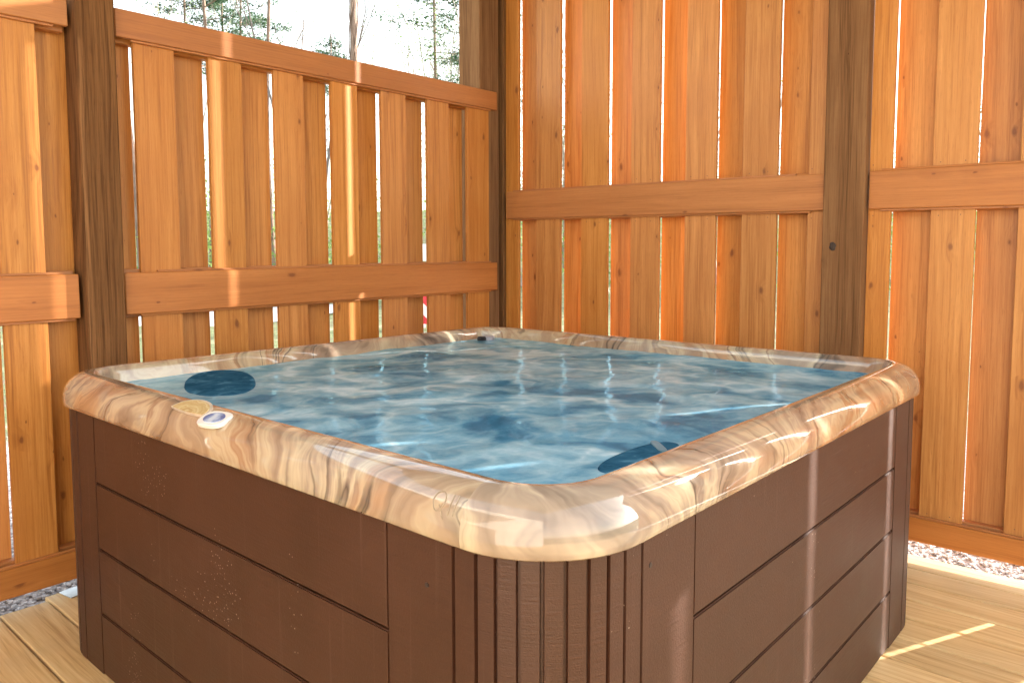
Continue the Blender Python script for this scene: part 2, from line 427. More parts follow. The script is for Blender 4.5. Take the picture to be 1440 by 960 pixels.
# pebbles in the strips between deck and fence
def pebbles():
    t_ = bmesh.new(); bmesh.ops.create_icosphere(t_, subdivisions=1, radius=1)
    PB_V = [v.co.copy() for v in t_.verts]; PB_F = [[v.index for v in f.verts] for f in t_.faces]; t_.free()
    bm = bmesh.new()
    for k in range(5200):
        if k % 2: x, y = R_.uniform(-.9, 1.3), R_.uniform(2.36, 2.9)
        else: x, y = R_.uniform(2.58, 3.1), R_.uniform(-1.3, .8)
        s = R_.uniform(.0035, .011); z = -.062 + s*.5
        ang = R_.random()*PI
        Mt = Matrix.Translation((x, y, z)) @ Matrix.Rotation(ang, 4, 'Z') @ Matrix.Rotation(R_.uniform(-.5,.5), 4, 'X') @ Matrix.Diagonal((s*R_.uniform(.9,1.7), s, s*R_.uniform(.5,.9), 1))
        vs = [bm.verts.new(Mt @ Vector(c)) for c in PB_V]
        for q in PB_F: bm.faces.new([vs[i] for i in q])
    N = newmat('gravel_stones')
    g = N.n('ShaderNodeNewGeometry').outputs['Random Per Island']
    N.principled(Base_Color=N.ramp(g, [(0, (.20,.20,.22)), (.3, (.36,.37,.40)), (.6, (.46,.48,.53)), (1, (.30,.29,.29))]), Roughness=.8)
    o = mesh_obj('gravel', bm, N.m); tag(o, 'loose grey and pinkish stones between deck edge and fence foot', 'gravel', kind='stuff')
pebbles()

# ------------------------------------------------------------------ fence
PSI = .005825
A_, B_ = 2.5948, 2.4221
EA = Vector((math.cos(PSI), math.sin(PSI), 0)); EB = Vector((-math.sin(PSI), math.cos(PSI), 0))
CC = Vector((A_, B_, 0))
ZZ = Vector((0, 0, 1))
SA, SB = -.00974, -.01167
class Side:
    def __init__(s, left):
        s.t = -EA if left else -EB         # runs away from the corner
        s.d = EB if left else EA           # outwards
        s.sl = SA if left else SB
    def P(s, t, d, z): return CC + s.t*t + s.d*d + ZZ*z
LS, RS = Side(True), Side(False)

def plank(name, side, t0, t1, d0, d1, z0, z1, mat, parent, along='z', bev=.0016, kerf=None, jit=0, slope=True, nail=None):
    """one sawn piece; local z follows the grain, local x is the face width"""
    tc_, dc_, zc_ = (t0+t1)/2, (d0+d1)/2, (z0+z1)/2
    if along == 'z': W, T, L = t1-t0, d1-d0, z1-z0
    else: W, T, L = z1-z0, d1-d0, t1-t0
    bm = bmesh.new()
    nseg = 1
    add_box(bm, -W/2, W/2, -T/2, T/2, -L/2, L/2)
    bmesh.ops.bevel(bm, geom=bm.edges[:], offset=bev, segments=1, affect='EDGES')
    nf = len(bm.faces)
    if nail:
        bm.faces.ensure_lookup_table()
        for (qx, qz) in nail:
            ring = [bm.verts.new((qx+.0021*math.cos(k*PI/3), -T/2-.0004, qz-(z0+z1)/2+.0021*math.sin(k*PI/3))) for k in range(6)]
            bm.faces.new(ring).material_index = 1
    o = mesh_obj(name, bm, mat, None)
    if nail: o.data.materials.append(M['nail'])
    dirv = (side.t + (ZZ*side.sl if slope else ZZ*0)).normalized()
    if along == 'z':
        if slope: zc_ += side.sl*tc_
        tilt = R_.uniform(-jit, jit)
        up = (ZZ + side.t*tilt).normalized(); xx = (side.t - up*side.t.dot(up)).normalized()
        Rm = Matrix((xx, up.cross(xx), up)).transposed()
    else:
        zc_ += side.sl*tc_ if slope else 0
        xx = (ZZ - dirv*ZZ.dot(dirv)).normalized()
        Rm = Matrix((xx, dirv.cross(xx), dirv)).transposed()
    o.matrix_world = Matrix.Translation(side.P(tc_, dc_, zc_)) @ Rm.to_4x4()
    if parent is not None:
        mw = o.matrix_world.copy(); o.parent = parent
        o.matrix_parent_inverse = Matrix.Identity(4)
        o.matrix_basis = Matrix.Translation(-parent.location) @ mw
    return o

def fence(side, label, t0, t1, fronts, backs, rails, zb0, ztop, group='shadowbox fence runs around the hot tub'):
    root = empty('fence_panel', side.P((t0+t1)/2, .03, 0))
    tag(root, label, 'fence', group)
    tr0, tr1 = t0, t1
    for (a, b) in fronts:
        w = b-a; nl = []
        for (za, zb_, *_) in rails:
            for zz in (za-.028, zb_+.028):
                if zb0 < zz < ztop:
                    for q in (-.3, .22):
                        if w > .11 or q < 0: nl.append((w*(q+R_.uniform(-.04,.04)), zz+R_.uniform(-.006,.006)))
        plank('front_board', side, a, b, .0205, .0395, zb0, ztop, M['cedar'], root, jit=.0012, nail=nl)
    for (a, b) in backs:
        plank('back_board', side, a, b, .0805, .0995, zb0, ztop, M['cedar'], root, jit=.0008)
    for (za, zb_, lipT, lipB, coreT, coreB) in rails:
        r = plank('rail', side, tr0, tr1, 0, .0200, za, zb_, M['rail'], root, along='t', bev=.003)
        plank('core_rail', side, tr0+.004, tr1-.004, .0400, .0800, za-coreB, zb_+coreT, M['rail'], root, along='t', bev=.003)
        if lipT: plank('rail_lip', side, tr0+.045, tr1-.13, .009, .0198, zb_+.0004, zb_+.0085, M['rail'], root, along='t', bev=.001)
        if lipB: plank('rail_lip', side, tr0+.045, tr1-.06, .009, .0198, za-.0085, za-.0004, M['rail'], root, along='t', bev=.001)
    return root

# left run, panel between the corner post and the left post
LF = [(.129,.308),(.452,.613),(.762,.926),(1.073,1.226),(1.378,1.530),(1.684,1.833),(1.975,2.134)]
LBk = [(.289,.470),(.598,.778),(.910,1.090),(1.215,1.393),(1.524,1.700),(1.828,1.993),(2.125,2.200)]
railsL = [(.0763,.181,1,0,.014,0), (1.0449,1.2059,1,1,.013,.013), (2.0903,2.194,0,1,-.006,.015)]
fence(LS, 'lower orange fence panel between corner post and brown left post, sky above it', .078, 2.205, LF, LBk, railsL, .090, 2.178)
# left run, panel left of the left post
fr = [(2.360,2.474)] ; fr = []
frL = [(2.468,2.611)] ; x = 2.611
bkL = [(2.352,2.490)]
fr2 = [(2.468,2.606),(2.775,2.925),(3.08,3.23),(3.385,3.535),(3.69,3.84),(3.995,4.145),(4.30,4.45),(4.60,4.75)]
bk2 = [(2.352,2.488),(2.601,2.79),(2.915,3.095),(3.22,3.40),(3.525,3.705),(3.83,4.01),(4.135,4.315),(4.44,4.62)]
fence(LS, 'orange cedar fence panel at the left edge, left of the brown post', 2.366, 4.80, fr2, bk2, railsL, .090, 2.178)
# right run, tall panel between corner post and right post
RF = [(-.020,.081),(.215,.389),(.534,.708),(.854,1.024),(1.170,1.335),(1.469,1.637),(1.779,1.850)]
OP = .0105; CL = .122
RBk = [(.057,.215+CL),(.373,.534+OP),(.692,.854+OP),(1.007,1.170+OP),(1.317,1.469+CL),(1.624,1.779+CL)]
railsR = [(.0856,.186,1,0,.014,0), (1.4645,1.6227,1,1,.012,.012), (2.86,2.96,0,1,0,.015)]
fence(RS, 'tall orange cedar fence panel between the corner post and the grey-brown right post', .001, 1.856, RF, RBk, railsR, .100, 2.94)
RF2 = [(2.034,2.123),(2.273,2.430),(2.571,2.735),(2.872,3.035),(3.176,3.340),(3.478,3.642),(3.78,3.944),(4.085,4.249),(4.39,4.55)]
RB2 = [(2.117,2.273+CL),(2.425,2.571+CL),(2.72,2.872+.002),(3.02,3.176+.002),(3.325,3.478+.002),(3.628,3.78+CL),(3.93,4.085+CL),(4.235,4.39+CL)]
fence(RS, 'tall orange cedar fence panel at the right edge, right of the grey-brown post', 2.040, 4.56, RF2, RB2, railsR, .100, 2.94)

def post(side, label, t0, t1, d0, d1, mat, ztop=3.02):
    o = plank('wooden_post', side, t0, t1, d0, d1, -.06, ztop, mat, None, bev=.004, slope=False)
    tag(o, label, 'post', 'square posts between the fence panels')
    return o
post(LS, 'dark brown square post in front of the left fence, behind the left tub corner', 2.217, 2.352, -.030, .125, M['post'])
post(LS, 'square post standing in the far corner where the two fence runs meet', .036, .200, .024, .19, M['postgrey'])
rp = post(RS, 'grey-brown square post in the tall right fence with one round knot', 1.862, 2.031, -.030, .125, M['postgrey'])
bm = bmesh.new()
for (r0, r1, h0, h1) in ((.016, .011, -.001, .0012), (.0075, .005, .001, .0024)):
    bmesh.ops.create_cone(bm, cap_ends=True, segments=18, radius1=r0, radius2=r1, depth=h1-h0, matrix=Matrix.Translation((0, 0, (h0+h1)/2)))
for v in bm.verts: v.co.y *= 1.35; v.co.x += .002*math.sin(v.co.y*300)
kn = mesh_obj('knot', bm, M['knotwood'])
kw = RS.P(1.908, -.0302, 1.285)
nz = -RS.d; Rk = Matrix((RS.t, nz.cross(RS.t), nz)).transposed().to_4x4()
kn.parent = rp; kn.matrix_basis = rp.matrix_world.inverted() @ Matrix.Translation(kw) @ Rk
post(RS, 'narrow dark corner stud between far corner post and tall fence', -.100, -.022, .001, .09, M['post'])

# assumed roof, added out of view above the frame to shade the tub
M['pine'] = wood('added_roof_grey', (.58,.54,.49), (.50,.465,.42), (.38,.34,.30), var=.1)  # neutral grey underside for the added roof, keeps bounced fill uncoloured
root = empty('added_roof', (0, 0, 0)); tag(root, kind='structure')
bm = bmesh.new(); add_box(bm, -1.05, 3.2, -1.1, 3.0, 3.30, 3.36); o = mesh_obj('added_roof_boards', bm, M['pine']); o.parent = root
for k in range(9):
    bm = bmesh.new(); x = -1.0 + k*.50
    add_box(bm, x, x+.045, -1.1, 3.0, 3.12, 3.298); o = mesh_obj('added_rafter', bm, M['pine']); o.parent = root
bm = bmesh.new(); add_box(bm, -1.05, 3.2, 2.47, 2.53, 3.025, 3.118); o = mesh_obj('added_roof_beam', bm, M['pine']); o.parent = root

# unseen pale wall added behind the camera to shape fill light and reflections
N_ = newmat('added_wall_pale'); tc_ = N_.n('ShaderNodeTexCoord').outputs['Object']
N_.principled(Base_Color=N_.ramp(N_.noise(N_.vmath('MULTIPLY', tc_, (2, 2, 30)), 1.0, 3, .6), [(.35, (.50,.49,.46)), (.65, (.62,.61,.58))]), Roughness=.7)
hw = empty('added_wall', (-2.6, 0, 0)); tag(hw, kind='structure')
for k in range(17):
    bm = bmesh.new(); add_box(bm, -.16, .0 + (k % 2)*.004, -2.2, 6.0, .002 + k*.2, .197 + k*.2)
    bmesh.ops.bevel(bm, geom=bm.edges[:], offset=.01, segments=1, affect='EDGES')
    o = mesh_obj('added_wall_board', bm, N_.m); o.parent = hw

# ------------------------------------------------------------------ hot tub
S = 2.10; ZB = .789
tub = empty('hot_tub', (S/2, S/2, 0))
tag(tub, 'large square hot tub with marbled tan rim and dark brown panelled sides', 'hot tub')
def sub(o, parent=None):
    if parent is None: parent = tub; o.parent = tub; o.location = Vector(o.location) - tub.location
    return o

RO = .205
def ring_pts(inset, z, ncorner=14, nside=26):
    r = max(RO - inset, .012) if inset < .12 else max(RO-.09 + (inset-.12)*.15, .03)
    lo, hi = inset, S-inset
    pts = []
    cs = [((lo+r, lo+r), PI, 1.5*PI), ((hi-r, lo+r), 1.5*PI, 2*PI), ((hi-r, hi-r), 0, .5*PI), ((lo+r, hi-r), .5*PI, PI)]
    for ci, ((cx, cy), a0, a1) in enumerate(cs):
        for k in range(ncorner+1):
            a = a0 + (a1-a0)*k/ncorner
            pts.append((cx + r*math.cos(a), cy + r*math.sin(a), z))
        # side to next
        nx = cs[(ci+1) % 4]; p0 = pts[-1]; q = (nx[0][0] + r*math.cos(nx[1]), nx[0][1] + r*math.sin(nx[1]))
        for k in range(1, nside):
            t = k/nside
            pts.append((p0[0]+(q[0]-p0[0])*t, p0[1]+(q[1]-p0[1])*t, z))
    return pts
def loft(profile, name, mat, uv=True, smooth=True, close_bottom=False):
    bm = bmesh.new(); uvl = bm.loops.layers.uv.new('flow')
    rings = []; vlen = [0]
    for i, (ins, z) in enumerate(profile):
        rings.append([bm.verts.new(p) for p in ring_pts(ins, z)])
        if i: vlen.append(vlen[-1] + math.hypot(profile[i][0]-profile[i-1][0], profile[i][1]-profile[i-1][1]))
    n = len(rings[0])
    base = ring_pts(.05, 0); u = [0]
    for k in range(n): u.append(u[-1] + math.dist(base[k], base[(k+1) % n]))
    for i in range(len(rings)-1):
        for k in range(n):
            f = bm.faces.new((rings[i][k], rings[i][(k+1)%n], rings[i+1][(k+1)%n], rings[i+1][k]))
            for lp, (uu, vv) in zip(f.loops, ((u[k], vlen[i]), (u[k+1], vlen[i]), (u[k+1], vlen[i+1]), (u[k], vlen[i+1]))):
                lp[uvl].uv = (uu, vv)
    if close_bottom: bm.faces.new(rings[-1])
    bmesh.ops.recalc_face_normals(bm, faces=bm.faces[:])
    return mesh_obj(name, bm, mat, smooth=smooth)
prof = [(.035, ZB+.012), (.014, ZB+.004), (.005, ZB+.000), (.0015, ZB+.004), (0, ZB+.015), (.0005, ZB+.030), (.004, ZB+.048), (.011, ZB+.064), (.021, ZB+.077), (.034, ZB+.0875), (.049, ZB+.095), (.064, ZB+.0985), (.076, ZB+.0985), (.085, ZB+.096), (.092, ZB+.090), (.097, ZB+.080), (.101, ZB+.065), (.106, ZB+.045), (.113, ZB+.0), (.13, ZB-.12), (.16, ZB-.30), (.50, ZB-.36), (.56, ZB-.66), (.7, ZB-.70)]
rim = loft(prof, 'shell', M['marble'], close_bottom=True); sub(rim)

# skirt: corner trims with vertical grooves and horizontal side boards
INS = .017; RC = RO - INS
def corner_profile():
    """polyline for the near corner (quadrant 180..270), local: corner at origin (0,0), sides along +x / +y; returns list of (x,y)"""
    pts = []
    def off(x, y, nx, ny, d): pts.append((x - nx*d, y - ny*d))   # d inwards
    g = .0075; hw = .0038
    L0 = .402
    # down the y-side (x = INS), from y=L0 to y=RO
    seq = []
    groovesS = [.232, .218]           # on the straight
    ys = L0
    seq.append((INS, ys, -1, 0, 0))
    for gy in sorted([.2365, ], reverse=True):
        seq += [(INS, gy+hw, -1, 0, 0), (INS, gy+hw*.6, -1, 0, g), (INS, gy-hw*.6, -1, 0, g), (INS, gy-hw, -1, 0, 0)]
    ng = 8
    arcs = [PI + (PI/2)*(k+.5)/ng for k in range(ng)]
    da = hw/RC
    seq.append((INS, RO, -1, 0, 0))
    for a in arcs:
        for aa, dd in ((a-da, 0), (a-da*.6, g), (a+da*.6, g), (a+da, 0)):
            nx, ny = math.cos(aa), math.sin(aa)
            seq.append((RO+RC*nx, RO+RC*ny, nx, ny, dd))
        # facet between grooves: straight slat
    seq.append((RO, INS, 0, -1, 0))
    for gy in (.2365,):
        seq += [(gy-hw, INS, 0, -1, 0), (gy-hw*.6, INS, 0, -1, g), (gy+hw*.6, INS, 0, -1, g), (gy+hw, INS, 0, -1, 0)]
    seq.append((L0+.02, INS, 0, -1, 0))
    return [(x - nx*d, y - ny*d) for x, y, nx, ny, d in seq]
CP = corner_profile()
def corner(k, la, lb, label=None):
    """k quarter turns about the tub centre; la, lb where the trim ends on its two sides"""
    bm = bmesh.new()
    pts = list(CP); pts[0] = (INS, la); pts[-1] = (lb, INS)
    outer = pts + [(lb, INS+.03), (.30 if .30 < lb else lb-.02, INS+.03), (INS+.03, .30 if .30 < la else la-.02), (INS+.03, la)]
    rot = Matrix.Translation((S/2, S/2, 0)) @ Matrix.Rotation(k*PI/2, 4, 'Z') @ Matrix.Translation((-S/2, -S/2, 0))
    z0, z1 = .004, ZB-.001
    vb = [bm.verts.new(rot @ Vector((x, y, z0))) for x, y in outer]
    vt = [bm.verts.new(rot @ Vector((x, y, z1))) for x, y in outer]
    n = len(outer)
    for i in range(n): bm.faces.new((vb[i], vb[(i+1)%n], vt[(i+1)%n], vt[i]))
    bmesh.ops.recalc_face_normals(bm, faces=bm.faces[:])
    return sub(mesh_obj('corner_trim', bm, M['brown']))
corner(0, .401, .416)
corner(1, S-1.721, .36)      # right corner (S,0)
corner(2, .37, .37)
corner(3, .36, S-1.738)      # left corner (0,S)
def side_boards(k, a, b):
    rot = Matrix.Translation((S/2, S/2, 0)) @ Matrix.Rotation(k*PI/2, 4, 'Z') @ Matrix.Translation((-S/2, -S/2, 0))
    zs = [ZB-.001] + [ZB-.0048-.1978*i for i in (1, 2, 3)] + [.004]
    for i in range(4):
        bm = bmesh.new()
        add_box(bm, a+.0022, b-.0022, INS+.0006, INS+.022, zs[i+1]+.0022, zs[i]-.0022, rot)
        bmesh.ops.bevel(bm, geom=bm.edges[:], offset=.0028, segments=2, affect='EDGES')
        sub(mesh_obj('side_board', bm, M['brown']))
    bm = bmesh.new(); add_box(bm, a-.01, b+.01, INS+.0225, INS+.029, .005, ZB-.002, rot)
    sub(mesh_obj('side_backing', bm, M['dark_plastic']))
side_boards(0, .416, 1.721)          # y = 0 side (near right)
side_boards(1, .36, S-.37)
side_boards(2, .37, S-.36)
side_boards(3, S-1.738, S-.401)      # x = 0 side (near left)
# screw heads on trims
for (x, y, z, nx, ny) in [(.262,INS,.735,0,-1),(1.905,INS,.42,0,-1),(INS,.30,.70,-1,0)]:
    bm = bmesh.new()
    bmesh.ops.create_cone(bm, cap_ends=True, segments=12, radius1=.0045, radius2=.0045, depth=.002, matrix=Matrix.Translation((x, y, z)) @ Matrix.Rotation(PI/2, 4, 'X' if ny else 'Y'))
    sub(mesh_obj('screw', bm, M['dark_plastic']))

# control badge on the near-left rim: rounded-square white bezel, blue oval face
def rounded(n, hx, hy, p=2.6):
    out = []
    for k in range(n):
        a = 2*PI*k/n; c, s = math.cos(a), math.sin(a)
        out.append((hx*abs(c)**(2/p)*(1 if c >= 0 else -1), hy*abs(s)**(2/p)*(1 if s >= 0 else -1)))
    return out
def slab(name, outlines, mat, parent=None):
    bm = bmesh.new(); rings = []
    for pts, z in outlines: rings.append([bm.verts.new((x, y, z)) for x, y in pts])
    n = len(rings[0])
    for i in range(len(rings)-1):
        for k in range(n): bm.faces.new((rings[i][k], rings[i][(k+1)%n], rings[i+1][(k+1)%n], rings[i+1][k]))
    bm.faces.new(rings[-1]); bm.faces.new(rings[0][::-1])
    return mesh_obj(name, bm, mat, parent, smooth=False)
BM = Matrix.Translation((.028, 1.030, ZB+.0850)) @ Matrix.Rotation(-.42, 4, 'Y') @ Matrix.Rotation(PI/4*0+.12, 4, 'Z')
bz = slab('control_badge', [(rounded(40,.0285,.050,3), -.004), (rounded(40,.0285,.050,3), .003), (rounded(40,.0265,.048,3), .0055)], M['white_plastic'])
bz.parent = tub; bz.matrix_basis = Matrix.Translation(-tub.location) @ BM
fc = slab('badge_face', [(rounded(40,.0195,.0355,2), .0050), (rounded(40,.0195,.0355,2), .0066), (rounded(40,.0185,.0345,2), .0072)], M['badge'], bz)
# onyx coloured half-moon insert with a pale edge colour imitating glossy highlights
def halfmoon(sx, sy, n=24):
    pts = [(sx*math.sin(PI*k/n)**.8 if k not in (0, n) else 0, -sy*math.cos(PI*k/n)) for k in range(n+1)]
    return pts + [(-.004, sy*.5), (-.005, 0), (-.004, -sy*.5)]
IM = Matrix.Translation((.027, 1.165, ZB+.0860)) @ Matrix.Rotation(-.38, 4, 'Y')
ins = slab('rim_insert', [(halfmoon(.050,.085), -.004), (halfmoon(.050,.085), .0022)], M['insert_edge_glint'])
ins.parent = tub; ins.matrix_basis = Matrix.Translation(-tub.location) @ IM
slab('insert_face', [([(x*.86+.001, y*.9) for x, y in halfmoon(.050,.085)], .0020), ([(x*.86+.001, y*.9) for x, y in halfmoon(.050,.085)], .0034)], M['onyx'], ins)

# moulded letters on the near-left rim
def rim_at(y, v):
    """point on the near-left rim side, v = inset"""
    for (a, za), (b, zb_) in zip(prof[4:], prof[5:]):
        if a <= v <= b: return Vector((v, y, za + (zb_-za)*(v-a)/(b-a)))
    return Vector((v, y, ZB+.09))
bm = bmesh.new()
def stroke(pts, r=.0010):
    q = []
    for (a, b) in zip(pts, pts[1:]): q += [(a[0]+(b[0]-a[0])*t/6, a[1]+(b[1]-a[1])*t/6) for t in range(6)]
    q.append(pts[-1]); add_tube(bm, [rim_at(y, v) + Vector((-.0006, 0, .0006)) for y, v in q], [r]*len(q), 5)
y0 = .262
stroke([(y0 - .013*math.cos(a), .0130 + .0085*math.sin(a)) for a in [2*PI*k/20 for k in range(21)]])
stroke([(y0-.002, .009), (y0-.016, .0025)])
stroke([(y0-.027, .022), (y0-.027, .004)]); stroke([(y0-.038, .022), (y0-.038, .004)])
sub(mesh_obj('moulded_letters', bm, M['logo']))

# diverter cap in the far inner corner
WZ = ZB+.045
bm = bmesh.new()
add_tube(bm, [(0,0,-.02),(0,0,.010),(0,0,.016)], [.030,.030,.024], 20)
o = mesh_obj('diverter_cap', bm, M['grey_plastic'], tub, loc=Vector((1.905, 1.925, WZ+.004)) - tub.location)
bm = bmesh.new()
add_box(bm, -.060, -.026, -.012, .022, -.01, .015)
bmesh.ops.bevel(bm, geom=bm.edges[:], offset=.004, segments=2, affect='EDGES')
mesh_obj('cap_lever', bm, M['dark_plastic'], o)

# headrest pillows just under the water
def pillow(x, y, ang, hx, hy, top, p=2.3):
    rings = [(1.0, -.06), (1.0, -.012), (.985, -.004), (.955, -.001), (.90, 0), (.5, .0012)]
    o = slab('headrest_pillow', [([(a*k, b*k) for a, b in rounded(48, hx, hy, p)], top+z) for k, z in rings], M['pillow'], tub)
    for f in o.data.polygons: f.use_smooth = True
    o.matrix_basis = Matrix.Translation(Vector((x, y, 0)) - tub.location) @ Matrix.Rotation(ang, 4, 'Z')
    return o
pillow(.410, 1.735, -.47, .110, .275, WZ+.0042)
pl = pillow(.520, .196, -1.52, .046, .150, WZ+.0038)
cl = slab('pillow_clip', [(rounded(24, .010, .045, 4), WZ+.001), (rounded(24, .010, .045, 4), WZ+.0062), (rounded(24, .008, .043, 4), WZ+.0068)], M['clip'], pl)
cl.location = (-.004, .085, 0); cl.rotation_euler.z = .75

# water ---------------------------------------------------------------
def water():
    bm = bmesh.new(); n = 150
    lo, hi = .105, S-.105; r = .10
    V = {}
    for i in range(n+1):
        for j in range(n+1):
            x = lo + (hi-lo)*i/n; y = lo + (hi-lo)*j/n
            # pull the corners into a rounded outline
            for cx, cy, sx, sy in ((lo+r, lo+r, -1, -1), (hi-r, lo+r, 1, -1), (hi-r, hi-r, 1, 1), (lo+r, hi-r, -1, 1)):
                dx, dy = (x-cx)*sx, (y-cy)*sy
                if dx > 0 and dy > 0:
                    m = max(dx, dy); h = math.hypot(dx, dy)
                    if h > 1e-9: x, y = cx + sx*dx*m/h, cy + sy*dy*m/h
            e = min(x-lo, y-lo, hi-x, hi-y)
            h = .0045*noise.noise(Vector((x*4.2, y*4.2, 1))) + .0022*noise.noise(Vector((x*11, y*11, 4))) + .0009*noise.noise(Vector((x*26, y*26, 9)))
            V[i, j] = bm.verts.new((x, y, h))
    for i in range(n):
        for j in range(n):
            bm.faces.new((V[i,j], V[i+1,j], V[i+1,j+1], V[i,j+1]))
    o = mesh_obj('water', bm, M['water'], smooth=True, loc=(0, 0, WZ)); tag(o, kind='structure')
water()

# small metal bracket lying at the deck edge
bm = bmesh.new()
add_box(bm, -.035, .06, -.04, .045, 0, .004)
bmesh.ops.bevel(bm, geom=bm.edges[:], offset=.0012, segments=1, affect='EDGES')
o = mesh_obj('metal_bracket', bm, M['galv'], loc=(.168, 2.412, .0008)); o.rotation_euler.z = .15
tag(o, 'small pale metal plate on the deck end behind the left tub corner', 'bracket')

# ------------------------------------------------------------------ beyond the fence
CAM = Vector((-.81975, -.62757, 1.2526))
RV = Vector((.66051, -.75082, -.0015)); FV2 = Vector((.75075, .66055, 0))
def gz(x, y):
    d = max(0, x*.72 + y*.69); h = -.06 - .02*min(d, 10)/10
    if d > 19:
        t = min((d-19)/40, 1); h += 4.6*t*t*(3-2*t)
    return h - .12
def place(px, dist):
    """where a thing seen at that column stands, dist metres ahead"""
    p = CAM + (FV2 + RV*((px-720)/1070.7))*dist
    return Vector((p.x, p.y, gz(p.x, p.y)))

def clump(bm, c, r, n, leaf, flat=.55):
    for _ in range(n):
        d = Vector((R_.gauss(0,1), R_.gauss(0,1), R_.gauss(0,1)*flat)) * r * .5
        p = c + d
        a = Vector((R_.uniform(-1,1), R_.uniform(-1,1), R_.uniform(-1,1))).normalized()
        b = a.orthogonal().normalized()
        l = leaf*R_.uniform(.6, 1.4)
        bm.faces.new((bm.verts.new(p - b*l*.25), bm.verts.new(p + a*l*.5 + b*l*.05), bm.verts.new(p + a*l), bm.verts.new(p + b*l*.3)))

def pine(px, dist, rad, label, height=16, limb0=5.0, nl=26, leafy=1.0, lean=0, vines=False):
    P = place(px, dist)
    root = empty('pine_tree', P); tag(root, label, 'tree', 'trees beyond the fence')
    bt = bmesh.new(); bf = bmesh.new()
    pts, rr = [], []
    w = Vector((R_.uniform(-.2,.2), R_.uniform(-.2,.2), 0))
    for k in range(14):
        t = k/13
        pts.append(Vector((lean*t*3 + w.x*math.sin(t*5), w.y*math.sin(t*4), height*t)) - Vector((0,0,.2)))
        rr.append(rad*(1-.75*t)+.01)
    add_tube(bt, pts, rr, 9, jit=.12)
    if vines:
        for q in range(3):
            vp = []
            for k in range(60):
                t = k/59*.75; i = t*13; p = pts[int(i)].lerp(pts[min(13, int(i)+1)], i-int(i))
                a = q*2.1 + k*.33*(1 if q != 1 else -1); r = rad*(1-.75*t)+.03
                vp.append(p + Vector((math.cos(a)*r, math.sin(a)*r, 0)))
            add_tube(bt, vp, [.018]*60, 4)
    for k in range(nl):
        z = limb0 + (height-limb0-.4)*((k+R_.random()*.8)/nl)
        t = z/height; i = min(12, int(t*13)); base = pts[i].lerp(pts[i+1], t*13-i)
        az = R_.random()*2*PI; L = (1-t)*height*.20*R_.uniform(.5,1.2) + .5
        d = Vector((math.cos(az), math.sin(az), R_.uniform(-.05,.35)))
        lp = [base, base + d*L*.5 + Vector((0,0,R_.uniform(-.1,.1))), base + d*L + Vector((0,0,R_.uniform(0,.3)))]
        add_tube(bt, lp, [rad*.22*(1-t)+.012, .014, .006], 4)
        for s in (.45, .65, .85, 1.0):
            if R_.random() < .85*leafy:
                c = base + d*L*s + Vector((R_.uniform(-.25,.25), R_.uniform(-.25,.25), R_.uniform(-.05,.2)))
                clump(bf, c, R_.uniform(.35,.65), int(75*leafy), .17, .4)
                if R_.random() < .8:
                    c2 = c + Vector((R_.uniform(-.5,.5), R_.uniform(-.5,.5), R_.uniform(-.1,.15)))
                    add_tube(bt, [base + d*L*(s-.2), c2], [.008,.004], 3)
                    clump(bf, c2, .3, int(30*leafy), .14, .4)
    mesh_obj('trunk', bt, M['pbark'], root, smooth=True)
    mesh_obj('crown', bf, M['needles'], root)
    return root

def branch(bm, p, d, L, r, depth, tips):
    q = p; pts = [p]; n = 3
    dd = d.copy()
    for k in range(n):
        dd = (dd + Vector((R_.uniform(-.18,.18), R_.uniform(-.18,.18), R_.uniform(-.02,.12)))).normalized()
        q = q + dd*L/n; pts.append(q)
    add_tube(bm, pts, [r, r*.85, r*.7, r*.5], 5 if r > .03 else 3, cap=False)
    if depth == 0: tips.append(q); return
    for k in range(R_.choice((2,3,3))):
        s = R_.choice((1,2,3)); az = R_.random()*2*PI
        nd = (dd + Vector((math.cos(az), math.sin(az), R_.uniform(0,.4)))*R_.uniform(.35,.75)).normalized()
        branch(bm, pts[s], nd, L*R_.uniform(.55,.8), r*.5, depth-1, tips)

def bare_tree(px, dist, rad, label, height=9, depth=4, leaves=0, stems=1, name='bare_tree', spread=.1, mat='bark', low=False):
    P = place(px, dist)
    root = empty(name, P); tag(root, label, 'tree' if not low else 'sapling', 'trees beyond the fence' if not low else 'saplings on the bank beyond the fence')
    bt = bmesh.new(); bf = bmesh.new(); tips = []
    for s in range(stems):
        az = R_.random()*2*PI
        d = Vector((math.cos(az)*spread, math.sin(az)*spread, 1)).normalized()
        st = Vector((math.cos(az)*.08*(stems > 1), math.sin(az)*.08*(stems > 1), -.2))
        if low: branch(bt, st, d, height*.36, rad, depth, tips)
        else:
            pts = [st + d*height*.5*k/4 + Vector((R_.uniform(-.06,.06), R_.uniform(-.06,.06), 0)) for k in range(5)]
            add_tube(bt, pts, [rad*(1-.09*k) for k in range(5)], 7, cap=False)
            branch(bt, pts[-1], d, height*.28, rad*.6, depth, tips)
            for q in range(5):
                az = R_.random()*2*PI; b0 = pts[R_.choice((2,3,4))]
                branch(bt, b0, Vector((math.cos(az)*.7, math.sin(az)*.7, .9)).normalized(), height*.2, rad*.3, max(1, depth-1), tips)
    mesh_obj('trunk', bt, M[mat], root, smooth=True)
    if leaves:
        for t in tips: clump(bf, t, .45, leaves, .10, .8)
        mesh_obj('crown', bf, M['spring'], root)
    return root

